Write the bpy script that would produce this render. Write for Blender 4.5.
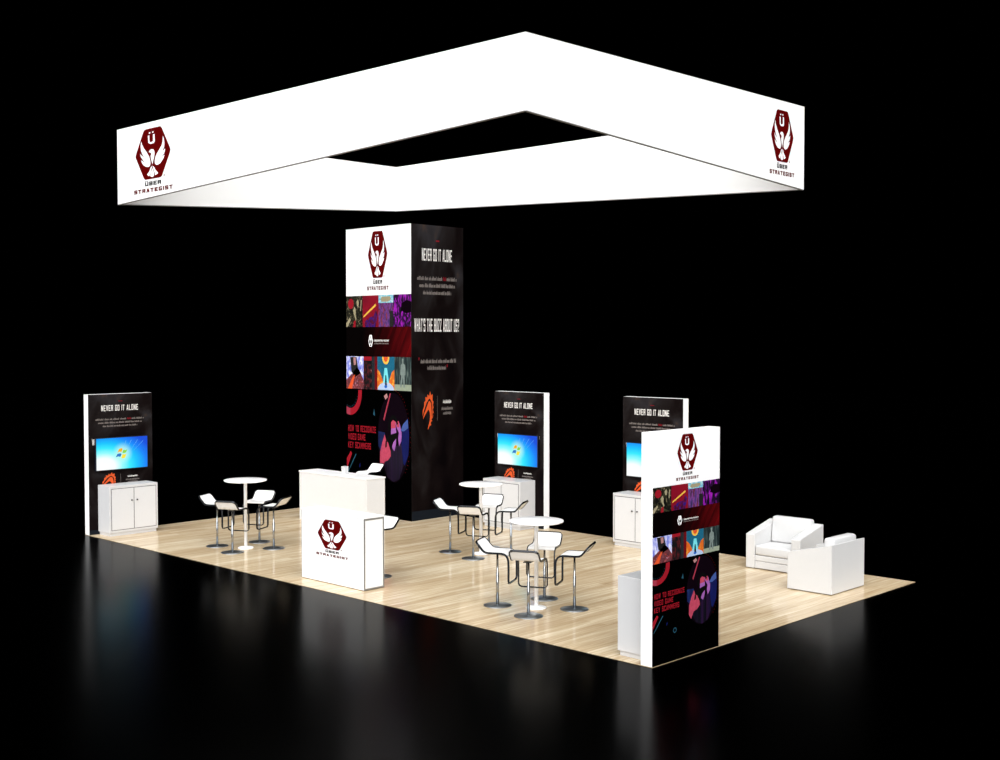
import bpy, bmesh, math, random
from mathutils import Vector, Matrix
random.seed(7)
PI = math.pi
for o in list(bpy.data.objects): bpy.data.objects.remove(o, do_unlink=True)
scene = bpy.context.scene
COL = scene.collection

# ------------------------------------------------------------------ camera
CAM = Vector((-9.96546, -7.43410, 3.39934)); PITCH = 0.0345116; YAW = 0.7676095; FPX = 1204.274
d = Vector((math.cos(YAW)*math.cos(PITCH), math.sin(YAW)*math.cos(PITCH), -math.sin(PITCH)))
r = Vector((math.sin(YAW), -math.cos(YAW), 0)); u = r.cross(d)
cd = bpy.data.cameras.new('camera'); cam = bpy.data.objects.new('camera', cd); COL.objects.link(cam)
cd.sensor_width = 36; cd.lens = FPX/1000*36; cd.clip_start = 0.1; cd.clip_end = 400
m = Matrix((r, u, -d)).transposed().to_4x4(); m.translation = CAM
cam.matrix_world = m
scene.camera = cam

# ------------------------------------------------------------------ world, lights, exposure
w = bpy.data.worlds.new('hall_dark'); scene.world = w; w.use_nodes = True
w.node_tree.nodes['Background'].inputs[0].default_value = (0, 0, 0, 1)
w.node_tree.nodes['Background'].inputs[1].default_value = 0
def sun(name, az, el, strength, angle, col=(1, 1, 1)):
    """az: heading the light travels towards (degrees from +X), el: degrees below horizontal"""
    l = bpy.data.lights.new(name, 'SUN'); l.energy = strength; l.angle = math.radians(angle); l.color = col
    o = bpy.data.objects.new(name, l); COL.objects.link(o)
    a, e = math.radians(az), math.radians(el)
    v = Vector((math.cos(a)*math.cos(e), math.sin(a)*math.cos(e), -math.sin(e)))
    o.rotation_euler = v.to_track_quat('-Z', 'Y').to_euler(); o.location = (-6, -6, 12)
    return o
sun('hall_light_front', 38, 24, 6.6, 95)
sun('hall_light_overhead', 40, 72, 2.5, 80)
scene.view_settings.view_transform = 'Standard'
scene.view_settings.look = 'None'
scene.view_settings.exposure = 0.0
scene.view_settings.gamma = 1.0
scene.view_settings.use_curve_mapping = False

# ------------------------------------------------------------------ materials
def srgb(c):
    return tuple((x/255/12.92 if x/255 <= .04045 else ((x/255+.055)/1.055)**2.4) for x in c)+(1,)
def mat(name, rgb, rough=.5, metal=0., spec=.5, noise=0., nscale=8., ior=None):
    M = bpy.data.materials.new(name); M.use_nodes = True; nt = M.node_tree; b = nt.nodes['Principled BSDF']
    c = srgb(rgb)
    b.inputs['Roughness'].default_value = rough; b.inputs['Metallic'].default_value = metal
    b.inputs['Specular IOR Level'].default_value = spec
    if ior: b.inputs['IOR'].default_value = ior
    if noise:
        tc = nt.nodes.new('ShaderNodeTexCoord'); n = nt.nodes.new('ShaderNodeTexNoise'); n.inputs['Scale'].default_value = nscale
        n.inputs['Detail'].default_value = 6
        mx = nt.nodes.new('ShaderNodeMix'); mx.data_type = 'RGBA'
        mx.inputs['A'].default_value = tuple(x*(1-noise) for x in c[:3])+(1,)
        mx.inputs['B'].default_value = tuple(min(1, x*(1+noise)) for x in c[:3])+(1,)
        nt.links.new(tc.outputs['Object'], n.inputs['Vector']); nt.links.new(n.outputs['Fac'], mx.inputs['Factor'])
        nt.links.new(mx.outputs['Result'], b.inputs['Base Color'])
    else: b.inputs['Base Color'].default_value = c
    return M
def ramp_mat(name, stops, scale=(1, 1, 1), nscale=3., detail=4., rough=.5, distort=0., spec=.3):
    """printed artwork: noise through a colour ramp"""
    M = bpy.data.materials.new(name); M.use_nodes = True; nt = M.node_tree; b = nt.nodes['Principled BSDF']
    b.inputs['Roughness'].default_value = rough; b.inputs['Specular IOR Level'].default_value = spec
    tc = nt.nodes.new('ShaderNodeTexCoord'); mp = nt.nodes.new('ShaderNodeMapping'); mp.inputs['Scale'].default_value = scale
    n = nt.nodes.new('ShaderNodeTexNoise'); n.inputs['Scale'].default_value = nscale; n.inputs['Detail'].default_value = detail
    n.inputs['Distortion'].default_value = distort
    cr = nt.nodes.new('ShaderNodeValToRGB'); e = cr.color_ramp.elements
    while len(e) < len(stops): e.new(.5)
    for el, (p, c) in zip(e, stops): el.position = p; el.color = srgb(c)
    L = nt.links.new
    L(tc.outputs['Object'], mp.inputs['Vector']); L(mp.outputs['Vector'], n.inputs['Vector']); L(n.outputs['Fac'], cr.inputs['Fac'])
    L(cr.outputs['Color'], b.inputs['Base Color'])
    return M
WHITE = mat('white_laminate', (238, 238, 238), .35, noise=.02)
WHITE_FAB = mat('white_fabric', (243, 243, 242), .8, spec=.1, noise=.015, nscale=2)
WHITE_SIDE = mat('white_panel_edge', (245, 245, 245), .5)
CABW = mat('cabinet_white', (198, 198, 199), .3, noise=.02)
COUNTW = mat('counter_white', (214, 213, 212), .45, noise=.03, nscale=30)
WARM = mat('warm_white_laminate', (204, 204, 205), .45, noise=.03, nscale=30)
SEATW = mat('white_seat_leather', (238, 237, 236), .4)
LEATHER = mat('white_leather', (198, 198, 198), .45, noise=.02, nscale=20)
GREYMETAL = mat('brushed_grey_metal', (150, 150, 148), .4, .6, noise=.25, nscale=40)
CHROME = mat('chrome', (160, 163, 166), .14, 1.)
STEEL = mat('steel_plate', (165, 172, 178), .34, 1., noise=.2, nscale=9)
RAIL = mat('dark_chrome_rail', (58, 60, 63), .25, 1.)
BLACK = mat('black_gap', (14, 14, 14), .6)
TVBLACK = mat('tv_bezel', (8, 12, 26), .3)
PRINT_WHITE = mat('print_white', (240, 240, 240), .6, spec=.1)
PRINT_LWHITE = mat('print_text_white', (226, 222, 218), .6, spec=.1)
PRINT_GREY = mat('print_text_grey', (120, 112, 108), .6, spec=.1)
MAROON = mat('print_maroon', (84, 0, 0), .6, spec=.05)
INK = mat('print_black_ink', (8, 8, 8), .6, spec=.05)
PBLACK = mat('print_black', (1, 1, 1), .7, spec=0)
RED = mat('print_red', (112, 18, 28), .6, spec=.1)
PINK = mat('print_pink', (150, 50, 68), .6, spec=.1)
ORANGE = mat('print_orange', (205, 82, 38), .6, spec=.1)
SEAM = mat('seam_grey', (130, 128, 124), .6, spec=.1)

def floor_mat():
    M = bpy.data.materials.new('light_oak_planks'); M.use_nodes = True; nt = M.node_tree; b = nt.nodes['Principled BSDF']; L = nt.links.new
    tc = nt.nodes.new('ShaderNodeTexCoord')
    br = nt.nodes.new('ShaderNodeTexBrick')
    br.offset = .37; br.inputs['Scale'].default_value = 1.; br.inputs['Brick Width'].default_value = 1.8; br.inputs['Row Height'].default_value = .125
    br.inputs['Mortar Size'].default_value = .001; br.inputs['Mortar Smooth'].default_value = 1; br.inputs['Bias'].default_value = 0
    br.inputs['Color1'].default_value = (0, 0, 0, 1); br.inputs['Color2'].default_value = (1, 1, 1, 1); br.inputs['Mortar'].default_value = (.3, .3, .3, 1)
    mp = nt.nodes.new('ShaderNodeMapping'); mp.inputs['Scale'].default_value = (.5, 13, 1)
    n = nt.nodes.new('ShaderNodeTexNoise'); n.inputs['Scale'].default_value = 2.2; n.inputs['Detail'].default_value = 7; n.inputs['Roughness'].default_value = .62
    n.inputs['Distortion'].default_value = .5
    mp2 = nt.nodes.new('ShaderNodeMapping'); mp2.inputs['Scale'].default_value = (.35, 1.6, 1)
    n2 = nt.nodes.new('ShaderNodeTexNoise'); n2.inputs['Scale'].default_value = 1.3; n2.inputs['Detail'].default_value = 3
    add = nt.nodes.new('ShaderNodeMath'); add.operation = 'MULTIPLY_ADD'; add.inputs[1].default_value = .14
    mul = nt.nodes.new('ShaderNodeMath'); mul.operation = 'MULTIPLY_ADD'; mul.inputs[1].default_value = .72
    mul3 = nt.nodes.new('ShaderNodeMath'); mul3.operation = 'MULTIPLY'; mul3.inputs[1].default_value = .25
    cr = nt.nodes.new('ShaderNodeValToRGB'); e = cr.color_ramp.elements
    stops = [(.32, (150, 124, 93)), (.45, (180, 157, 124)), (.57, (196, 176, 144)), (.70, (222, 207, 180))]
    while len(e) < len(stops): e.new(.5)
    for el, (p, c) in zip(e, stops): el.position = p; el.color = srgb(c)
    for q in (mp, mp2, br): L(tc.outputs['Object'], q.inputs['Vector'])
    L(mp.outputs['Vector'], n.inputs['Vector']); L(mp2.outputs['Vector'], n2.inputs['Vector'])
    L(n2.outputs['Fac'], mul3.inputs[0])
    L(br.outputs['Color'], add.inputs[0]); L(mul3.outputs[0], add.inputs[2])
    L(n.outputs['Fac'], mul.inputs[0]); L(add.outputs[0], mul.inputs[2])
    L(mul.outputs[0], cr.inputs['Fac']); L(cr.outputs['Color'], b.inputs['Base Color'])
    b.inputs['Roughness'].default_value = .12; b.inputs['Specular IOR Level'].default_value = .16
    return M
FLOOR = floor_mat()
HALL = mat('polished_black_floor', (0, 0, 0), .2, spec=.013)

# ------------------------------------------------------------------ mesh helpers
def box(bm, x0, x1, y0, y1, z0, z1, mi=0, bev=0, seg=2):
    vs = [bm.verts.new((x, y, z)) for x in (x0, x1) for y in (y0, y1) for z in (z0, z1)]
    fs = [bm.faces.new([vs[i] for i in f]) for f in ((0, 1, 3, 2), (4, 6, 7, 5), (0, 4, 5, 1), (2, 3, 7, 6), (0, 2, 6, 4), (1, 5, 7, 3))]
    for f in fs: f.material_index = mi
    if bev:
        es = list({e for f in fs for e in f.edges})
        bmesh.ops.bevel(bm, geom=es, offset=bev, segments=seg, profile=.5, affect='EDGES', material=-1)
    return fs
def prism(bm, pts, a, b, axis='y', mi=0, bev=0):
    """polygon pts (p,q) extruded from a to b along axis; axis y -> (x,z) poly, x -> (y,z), z -> (x,y)"""
    def P(p, t):
        return {'y': (p[0], t, p[1]), 'x': (t, p[0], p[1]), 'z': (p[0], p[1], t)}[axis]
    A = [bm.verts.new(P(p, a)) for p in pts]; B = [bm.verts.new(P(p, b)) for p in pts]
    n = len(pts); fs = [bm.faces.new(A), bm.faces.new(B[::-1])]
    for i in range(n): fs.append(bm.faces.new((A[i], B[i], B[(i+1) % n], A[(i+1) % n])))
    for f in fs: f.material_index = mi
    if bev:
        bmesh.ops.bevel(bm, geom=list({e for f in fs for e in f.edges}), offset=bev, segments=3, profile=.5, affect='EDGES', material=-1)
def lathe(bm, prof, n=32, c=(0, 0), mi=0, smooth=True):
    rings = []
    for (rr, z) in prof:
        if rr < 1e-6: rings.append([bm.verts.new((c[0], c[1], z))])
        else: rings.append([bm.verts.new((c[0]+rr*math.cos(2*PI*i/n), c[1]+rr*math.sin(2*PI*i/n), z)) for i in range(n)])
    for A, B in zip(rings, rings[1:]):
        for i in range(n):
            j = (i+1) % n
            if len(A) == 1 and len(B) == 1: continue
            if len(A) == 1: f = bm.faces.new((A[0], B[i], B[j]))
            elif len(B) == 1: f = bm.faces.new((A[i], B[0], A[j]))
            else: f = bm.faces.new((A[i], B[i], B[j], A[j]))
            f.smooth = smooth; f.material_index = mi
def sweep(bm, pts, hw, ht, closed=True, ref=None, mi=0):
    """rectangular bar along a polyline; ref(i) -> preferred width direction"""
    n = len(pts); pts = [Vector(p) for p in pts]; rings = []
    for i, p in enumerate(pts):
        a = pts[i-1] if (i > 0 or closed) else p; b = pts[(i+1) % n] if (i < n-1 or closed) else p
        t = (b-a).normalized(); s = ref(i) if ref else Vector((0, 0, 1))
        s = (s - t*s.dot(t)).normalized(); q = t.cross(s)
        rings.append([bm.verts.new(p+s*x*hw+q*y*ht) for x, y in ((-1, -1), (1, -1), (1, 1), (-1, 1))])
    for i in range(n if closed else n-1):
        A, B = rings[i], rings[(i+1) % n]
        for k in range(4):
            f = bm.faces.new((A[k], A[(k+1) % 4], B[(k+1) % 4], B[k])); f.material_index = mi
    if not closed:
        bm.faces.new(rings[0]); bm.faces.new(rings[-1][::-1])
def finish(name, bm, mats, parent=None, smooth=False):
    bmesh.ops.recalc_face_normals(bm, faces=bm.faces[:])
    me = bpy.data.meshes.new(name); bm.to_mesh(me); bm.free()
    for M in (mats if isinstance(mats, (list, tuple)) else [mats]): me.materials.append(M)
    if smooth:
        for p in me.polygons: p.use_smooth = True
        me.set_sharp_from_angle(angle=math.radians(35))
    o = bpy.data.objects.new(name, me); COL.objects.link(o)
    if parent: o.parent = parent
    return o
def thing(name, label, cat, loc=(0, 0, 0), rz=0, group=None):
    o = bpy.data.objects.new(name, None); COL.objects.link(o); o.empty_display_size = .2
    o.location = loc; o.rotation_euler = (0, 0, rz); o['label'] = label; o['category'] = cat
    if group: o['group'] = group
    return o
def dup(root, loc, rz, label, name=None):
    q = root.copy(); COL.objects.link(q); q.location = loc; q.rotation_euler = (0, 0, rz); q['label'] = label
    for ch in root.children:
        k = ch.copy(); COL.objects.link(k); k.parent = q
        for g in ch.children:
            h = g.copy(); COL.objects.link(h); h.parent = k
    return q

# ------------------------------------------------------------------ setting
bm = bmesh.new(); box(bm, -45, 60, -40, 65, -.2, -.006)
fl = finish('floor', bm, HALL); fl['kind'] = 'structure'; fl['label'] = 'polished black hall floor around the booth'
bm = bmesh.new(); box(bm, 0, 6.096, 0, 12.192, -.006, 0)
fb = finish('floor', bm, FLOOR); fb['kind'] = 'structure'; fb['label'] = 'light oak plank booth flooring'

# ------------------------------------------------------------------ printed graphics
class Print:
    """flat ink layers on a board face: x to the right, z up, the board face at y = 0, facing -y"""
    def __init__(s, w, h): s.w, s.h = w, h; s.bm = bmesh.new(); s.mats = []
    def mi(s, M):
        if M not in s.mats: s.mats.append(M)
        return s.mats.index(M)
    def X(s, a): return (a-.5)*s.w
    def Z(s, b): return (1-b)*s.h
    def poly(s, pts, M, layer=1):                     # pts in metres on the board (x, z)
        vs = [s.bm.verts.new((x, -.0006*layer, z)) for x, z in pts]
        es = [s.bm.edges.new((vs[i], vs[(i+1) % len(vs)])) for i in range(len(vs))]
        res = bmesh.ops.triangle_fill(s.bm, use_beauty=True, edges=es, normal=(0, -1, 0))
        k = s.mi(M)
        for g in res['geom']:
            if isinstance(g, bmesh.types.BMFace): g.material_index = k
    def uv(s, pts, M, layer=1): s.poly([(s.X(a), s.Z(b)) for a, b in pts], M, layer)
    def rect(s, a0, b0, a1, b1, M, layer=1): s.uv([(a0, b0), (a1, b0), (a1, b1), (a0, b1)], M, layer)
    def ring(s, cx, cz, r0x, r0z, r1x, r1z, M, layer=2, a0=0, a1=360, n=40):
        k = s.mi(M); A = []; 
        for i in range(n+1):
            t = math.radians(a0+(a1-a0)*i/n); c, sn = math.cos(t), math.sin(t)
            A.append((s.bm.verts.new((cx+r0x*c, -.0006*layer, cz+r0z*sn)), s.bm.verts.new((cx+r1x*c, -.0006*layer, cz+r1z*sn))))
        for p, q in zip(A, A[1:]):
            f = s.bm.faces.new((p[0], p[1], q[1], q[0])); f.material_index = k
    def ell(s, cx, cz, rx, rz, M, layer=2, n=40, rot=0):
        s.poly([(cx+rx*math.cos(2*PI*i/n)*math.cos(rot)-rz*math.sin(2*PI*i/n)*math.sin(rot),
                 cz+rx*math.cos(2*PI*i/n)*math.sin(rot)+rz*math.sin(2*PI*i/n)*math.cos(rot)) for i in range(n)], M, layer)
    def text(s, txt, x0, x1, z0, z1, M, layer=2, bold=.02):
        """text stretched to fill the box, in metres"""
        cu = bpy.data.curves.new('t', 'FONT'); cu.body = txt; cu.offset = bold; cu.resolution_u = 3; cu.space_character = 1.06+bold*3; cu.space_word = 1.3
        to = bpy.data.objects.new('t', cu); COL.objects.link(to)
        bpy.context.view_layer.update()
        dg = bpy.context.evaluated_depsgraph_get()
        me = bpy.data.meshes.new_from_object(to.evaluated_get(dg)); bpy.data.objects.remove(to, do_unlink=True)
        xs = [v.co.x for v in me.vertices]; ys = [v.co.y for v in me.vertices]
        ax, bx, ay, by = min(xs), max(xs), min(ys), max(ys); k = s.mi(M)
        vs = [s.bm.verts.new((x0+(v.co.x-ax)/(bx-ax)*(x1-x0), -.0006*layer, z0+(v.co.y-ay)/(by-ay)*(z1-z0))) for v in me.vertices]
        for p in me.polygons:
            try: f = s.bm.faces.new([vs[i] for i in p.vertices]); f.material_index = k
            except ValueError: pass
        bpy.data.meshes.remove(me)
    def block(s, txt, x0, x1, z0, z1, M, layer=2, st=.2, sw=.26, gap=.22, space=.55):
        """headline lettering built from bars; sw/st: bar thickness across / along, as fractions of letter width / height"""
        wid = {'I': sw, "'": sw*.8, ' ': space, 'M': 1.25, 'W': 1.35, '?': .85}
        tot = sum(wid.get(c, 1) for c in txt)+gap*(len(txt)-1); u = (x1-x0)/tot; H = z1-z0; x = x0
        mid = .5
        for c in txt:
            W = wid.get(c, 1); q = []                      # quads in letter space (0..W, 0..1)
            B = lambda a, b, c_, d_: q.append([(a, b), (c_, b), (c_, d_), (a, d_)])
            if c in 'BEFHKLMNPRDU\u00dc': B(0, 0, sw, 1)
            if c in 'CGO': B(0, .04, sw, .96)
            if c in 'HMNU\u00dc': B(W-sw, 0, W, 1)
            if c == 'O': B(W-sw, .04, W, .96)
            if c in 'BD': B(W-sw, .06, W, .94)
            if c in 'BCDEFGORPSTZ': B(.0 if c != 'B' else .0, 1-st, W if c not in 'BD' else W-.08, 1)
            if c in 'BCDEGLOSUZ\u00dc': B(0, 0, W if c not in 'BD' else W-.08, st)
            if c in 'BEFHPRS': B(0, mid-st*.5, W if c != 'E' else W*.85, mid+st*.5)
            if c in 'RP': B(W-sw, mid, W, 1)
            if c == 'R': q.append([(W-sw, 0), (W, 0), (W-.06, mid), (W-sw-.06, mid)])
            if c == 'S': B(0, mid, sw, 1); B(W-sw, 0, W, mid); B(0, 0, sw, .3); B(W-sw, .7, W, 1)
            if c == 'G': B(W-sw, 0, W, mid+st*.3); B(W*.5, mid-st*.6, W, mid+st*.3); B(W-sw, .72, W, 1)
            if c == 'C': B(W-sw, 0, W, .3); B(W-sw, .7, W, 1)
            if c == 'I': B(0, 0, W, 1)
            if c == 'T': B(W/2-sw/2, 0, W/2+sw/2, 1)
            if c == "'": B(0, .7, W, 1)
            if c == 'A': q.append([(0, 0), (sw, 0), (W/2+sw*.35, 1), (W/2-sw*.55, 1)]); q.append([(W-sw, 0), (W, 0), (W/2+sw*.55, 1), (W/2-sw*.35, 1)]); B(W*.2, .2, W*.8, .2+st)
            if c == 'V': q.append([(W/2-sw*.5, 0), (W/2+sw*.35, 0), (sw, 1), (0, 1)]); q.append([(W/2-sw*.35, 0), (W/2+sw*.5, 0), (W, 1), (W-sw, 1)])
            if c == 'Y': B(W/2-sw/2, 0, W/2+sw/2, .5); q.append([(W/2-sw*.5, .4), (W/2+sw*.4, .4), (sw, 1), (0, 1)]); q.append([(W/2-sw*.4, .4), (W/2+sw*.5, .4), (W, 1), (W-sw, 1)])
            if c == 'N': q.append([(W-sw*1.1, 0), (W, 0), (sw*1.1, 1), (0, 1)])
            if c == 'M': q.append([(W/2-sw*.4, .25), (W/2+sw*.4, .25), (sw, 1), (0, 1)]); q.append([(W/2-sw*.4, .25), (W/2+sw*.4, .25), (W, 1), (W-sw, 1)])
            if c == 'W':
                e = sw*.8
                for p0, p1 in ((0, .25), (.5, .25), (.5, .75), (1, .75)):
                    a, b = p0*(W-e), p1*(W-e); q.append([(b, 0), (b+e, 0), (a+e, 1), (a, 1)])
            if c == 'K': q.append([(W-sw, 0), (W, 0), (sw+.1, .55), (sw-.1, .45)]); q.append([(sw-.1, .45), (sw+.12, .4), (W, 1), (W-sw, 1)])
            if c == 'Z': q.append([(0, st*.6), (sw*1.1, st*.6), (W, 1-st*.6), (W-sw*1.1, 1-st*.6)])
            if c == '?': B(0, .72, sw, 1); B(0, 1-st, W, 1); B(W-sw, .5, W, 1); B(W/2-sw*.3, .42, W, .42+st); B(W/2-sw*.3, .26, W/2+sw*.7, .5); B(W/2-sw*.3, 0, W/2+sw*.7, .16)
            if c == '\u00dc': B(.1, 1.1, .1+sw, 1.28); B(W-.1-sw, 1.1, W-.1, 1.28)
            for k, p in enumerate(q):
                s.poly([(x+a*u, z0+b*H) for a, b in p], M, layer+.04*k)
            x += (W+gap)*u
    def greek(s, x0, x1, z0, z1, M, layer=2, seed=0, red=None):
        """a line of tiny print too small to read: word-length strokes"""
        rnd = random.Random(seed); x = x0; H = z1-z0; L = x1-x0
        while x < x1-.01*L:
            wl = rnd.uniform(.05, .13)*L; e = min(x+wl, x1); M2 = M
            if red and red[0] < (x-x0)/L+.04 < red[1]: M2 = RED
            q = x
            while q < e-.004*L:                       # letters of the word
                lw = .014*L; hh = rnd.choice((.62, .62, .7, .95))
                s.poly([(q, z0), (q+lw*.7, z0), (q+lw*.7, z0+H*hh), (q, z0+H*hh)], M2, layer); q += lw
            x = e+.018*L
    def place(s, name, parent, loc=(0, 0, 0), rz=0):
        for v in s.bm.verts: pass
        me = bpy.data.meshes.new(name)
        for f in s.bm.faces: f.normal_update()
        for f in s.bm.faces:
            if f.normal.y > 0: f.normal_flip()
        s.bm.to_mesh(me); s.bm.free()
        for M in s.mats: me.materials.append(M)
        o = bpy.data.objects.new(name, me); COL.objects.link(o); o.parent = parent; o.location = loc; o.rotation_euler = (0, 0, rz)
        return o

def _c(pts):                                           # traced bird outline -> emblem units (hexagon half width/height = 1)
    return [((x-281)/156, (323-.18*(x-281)-y)/214) for x, y in pts]
WING_L = _c([(181, 220), (190, 252), (208, 285), (232, 318), (250, 350), (260, 388), (261, 412), (255, 432), (238, 440), (216, 436), (196, 422), (184, 402), (178, 380),
             (193, 391), (208, 397), (190, 375), (176, 352), (169, 326), (184, 342), (204, 357), (190, 330), (178, 298), (174, 262)])
WING_R = _c([(370, 178), (378, 200), (384, 235), (381, 268), (366, 308), (389, 284), (388, 300), (378, 330), (358, 352), (383, 338), (376, 362), (360, 388), (345, 408),
             (325, 420), (310, 420), (300, 410), (298, 385), (305, 352), (320, 322), (340, 290), (360, 255), (368, 220)])
HEAD = _c([(247, 314), (256, 296), (270, 288), (286, 289), (296, 303), (298, 325), (292, 360), (284, 390), (278, 418), (272, 392), (265, 365), (263, 345), (270, 330), (264, 318)])
TAIL1 = _c([(264, 440), (276, 428), (268, 462), (254, 512), (240, 517), (231, 501), (246, 482), (257, 462)])
TAIL2 = _c([(278, 446), (290, 480), (290, 516), (275, 524), (258, 518), (262, 490), (272, 464)])
TAIL3 = _c([(280, 428), (294, 440), (301, 458), (328, 488), (316, 500), (300, 508), (294, 478), (284, 452)])
UBODY = _c([(240, 174), (254, 171), (255, 222), (260, 229), (280, 225), (285, 216), (285, 164), (300, 161), (301, 222), (292, 238), (262, 245), (244, 236)])
UD1 = _c([(250, 146), (262, 143), (262, 155), (250, 158)]); UD2 = _c([(278, 140), (290, 137), (290, 149), (278, 152)])
def emblem(P, cx, cz, hw, hh, L=2, hexm=None, birdm=None, words=True, detail=True):
    hexm = hexm or MAROON; birdm = birdm or PRINT_WHITE
    T = lambda pts: [(cx+a*hw, cz+b*hh) for a, b in pts]
    hx = []
    cor = [(-.48, 1), (.48, 1), (1, 0), (.48, -1), (-.48, -1), (-1, 0)]
    for i, (a, b) in enumerate(cor):
        p, q = cor[i-1], cor[(i+1) % 6]; t = .10
        hx += [(a+(p[0]-a)*t, b+(p[1]-b)*t), (a+(p[0]-a)*t*.3+(q[0]-a)*t*.3*.3, b+(p[1]-b)*t*.3+(q[1]-b)*t*.09), (a+(q[0]-a)*t, b+(q[1]-b)*t)]
    P.poly(T(hx), hexm, L)
    for s_ in (WING_L, WING_R, HEAD, TAIL1, TAIL2, TAIL3, UBODY, UD1, UD2): P.poly(T(s_), birdm, L+1)
    if words:
        P.block('\u00dcBER', cx-.45*hw, cx+.45*hw, cz-1.255*hh, cz-1.095*hh, INK, L, .26, .34)
        P.block('STRATEGIST', cx-1.08*hw, cx+1.08*hw, cz-1.515*hh, cz-1.355*hh, MAROON, L, .27, .36, .26)
        P.ring(cx+.64*hw, cz-.94*hh, .03*hw, .025*hh, .05*hw, .045*hh, MAROON, L, n=12)

# tile artwork (generic stand-ins in the colours of the printed pictures)
A1 = ramp_mat('art_olive_figures', [(0, (2, 2, 2)), (.50, (8, 7, 5)), (.56, (60, 58, 38)), (.62, (20, 20, 12)), (.68, (150, 138, 110)), (.8, (90, 30, 20))], (6, 6, 4.5), 2.4, 5, distort=2.2)
A2 = ramp_mat('art_crimson', [(0, (60, 0, 26)), (.5, (120, 6, 30)), (1, (150, 16, 34))], (1, 1, 1), 2)
A2B = ramp_mat('art_crimson_crowd', [(.3, (12, 8, 70)), (.44, (40, 20, 110)), (.52, (90, 6, 50)), (.62, (20, 6, 40)), (.75, (150, 20, 30))], (9, 9, 4), 3, 4)
A3 = ramp_mat('art_sky_banner', [(.3, (60, 130, 190)), (.5, (120, 190, 205)), (.7, (225, 220, 200))], (5, 5, 5), 5)
A3B = ramp_mat('art_purple_hall', [(.25, (22, 26, 50)), (.42, (74, 50, 110)), (.5, (120, 60, 130)), (.56, (40, 30, 50)), (.64, (150, 50, 60)), (.75, (40, 50, 66))], (9, 9, 2.4), 2.4, 5)
A4 = ramp_mat('art_magenta_glow', [(.25, (3, 0, 6)), (.46, (14, 0, 22)), (.54, (90, 12, 110)), (.62, (165, 30, 180)), (.7, (50, 8, 70))], (8, 8, 3), 2.4, 5, distort=.9)
B1 = ramp_mat('art_blue_sky', [(.3, (84, 92, 190)), (.46, (130, 138, 212)), (.58, (215, 215, 238)), (.75, (240, 240, 240))], (5, 5, 3), 3, 5)
B1B = ramp_mat('art_brown_ridge', [(.3, (30, 14, 30)), (.44, (110, 56, 60)), (.52, (60, 30, 44)), (.6, (165, 60, 46)), (.7, (150, 140, 170))], (11, 11, 6), 3, 5, distort=1)
B2 = ramp_mat('art_dark_red_figures', [(.3, (4, 4, 5)), (.5, (14, 14, 17)), (.58, (84, 20, 24)), (.64, (20, 18, 22)), (.74, (170, 120, 120))], (10, 10, 5), 2.2, 5)
B3 = mat('art_teal', (26, 92, 118), .6, spec=.1, noise=.3, nscale=5)
B3O = ramp_mat('art_orange_clouds', [(0, (180, 60, 20)), (.5, (205, 100, 30)), (.65, (222, 165, 60)), (1, (225, 170, 70))], (3, 3, 3), 4)
B3C = mat('art_cyan_light', (110, 205, 215), .6, spec=.1)
B3W = mat('art_pale_blue', (165, 185, 215), .6, spec=.1); B3B = mat('art_blue_spot', (30, 90, 180), .6, spec=.1)
B3Y = mat('art_yellow', (225, 175, 70), .6, spec=.1); B3R = mat('art_sun_orange', (210, 80, 40), .6, spec=.1)
B4 = ramp_mat('art_grey_forest', [(.25, (8, 12, 14)), (.48, (30, 42, 44)), (.6, (62, 76, 74)), (.75, (120, 132, 124))], (12, 12, 1.6), 2.2, 5)
B4L = mat('art_pale_ground', (138, 148, 128), .6, spec=.1, noise=.2, nscale=12); B4S = mat('art_pale_figure', (112, 124, 120), .6, spec=.1, noise=.4, nscale=14)
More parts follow.
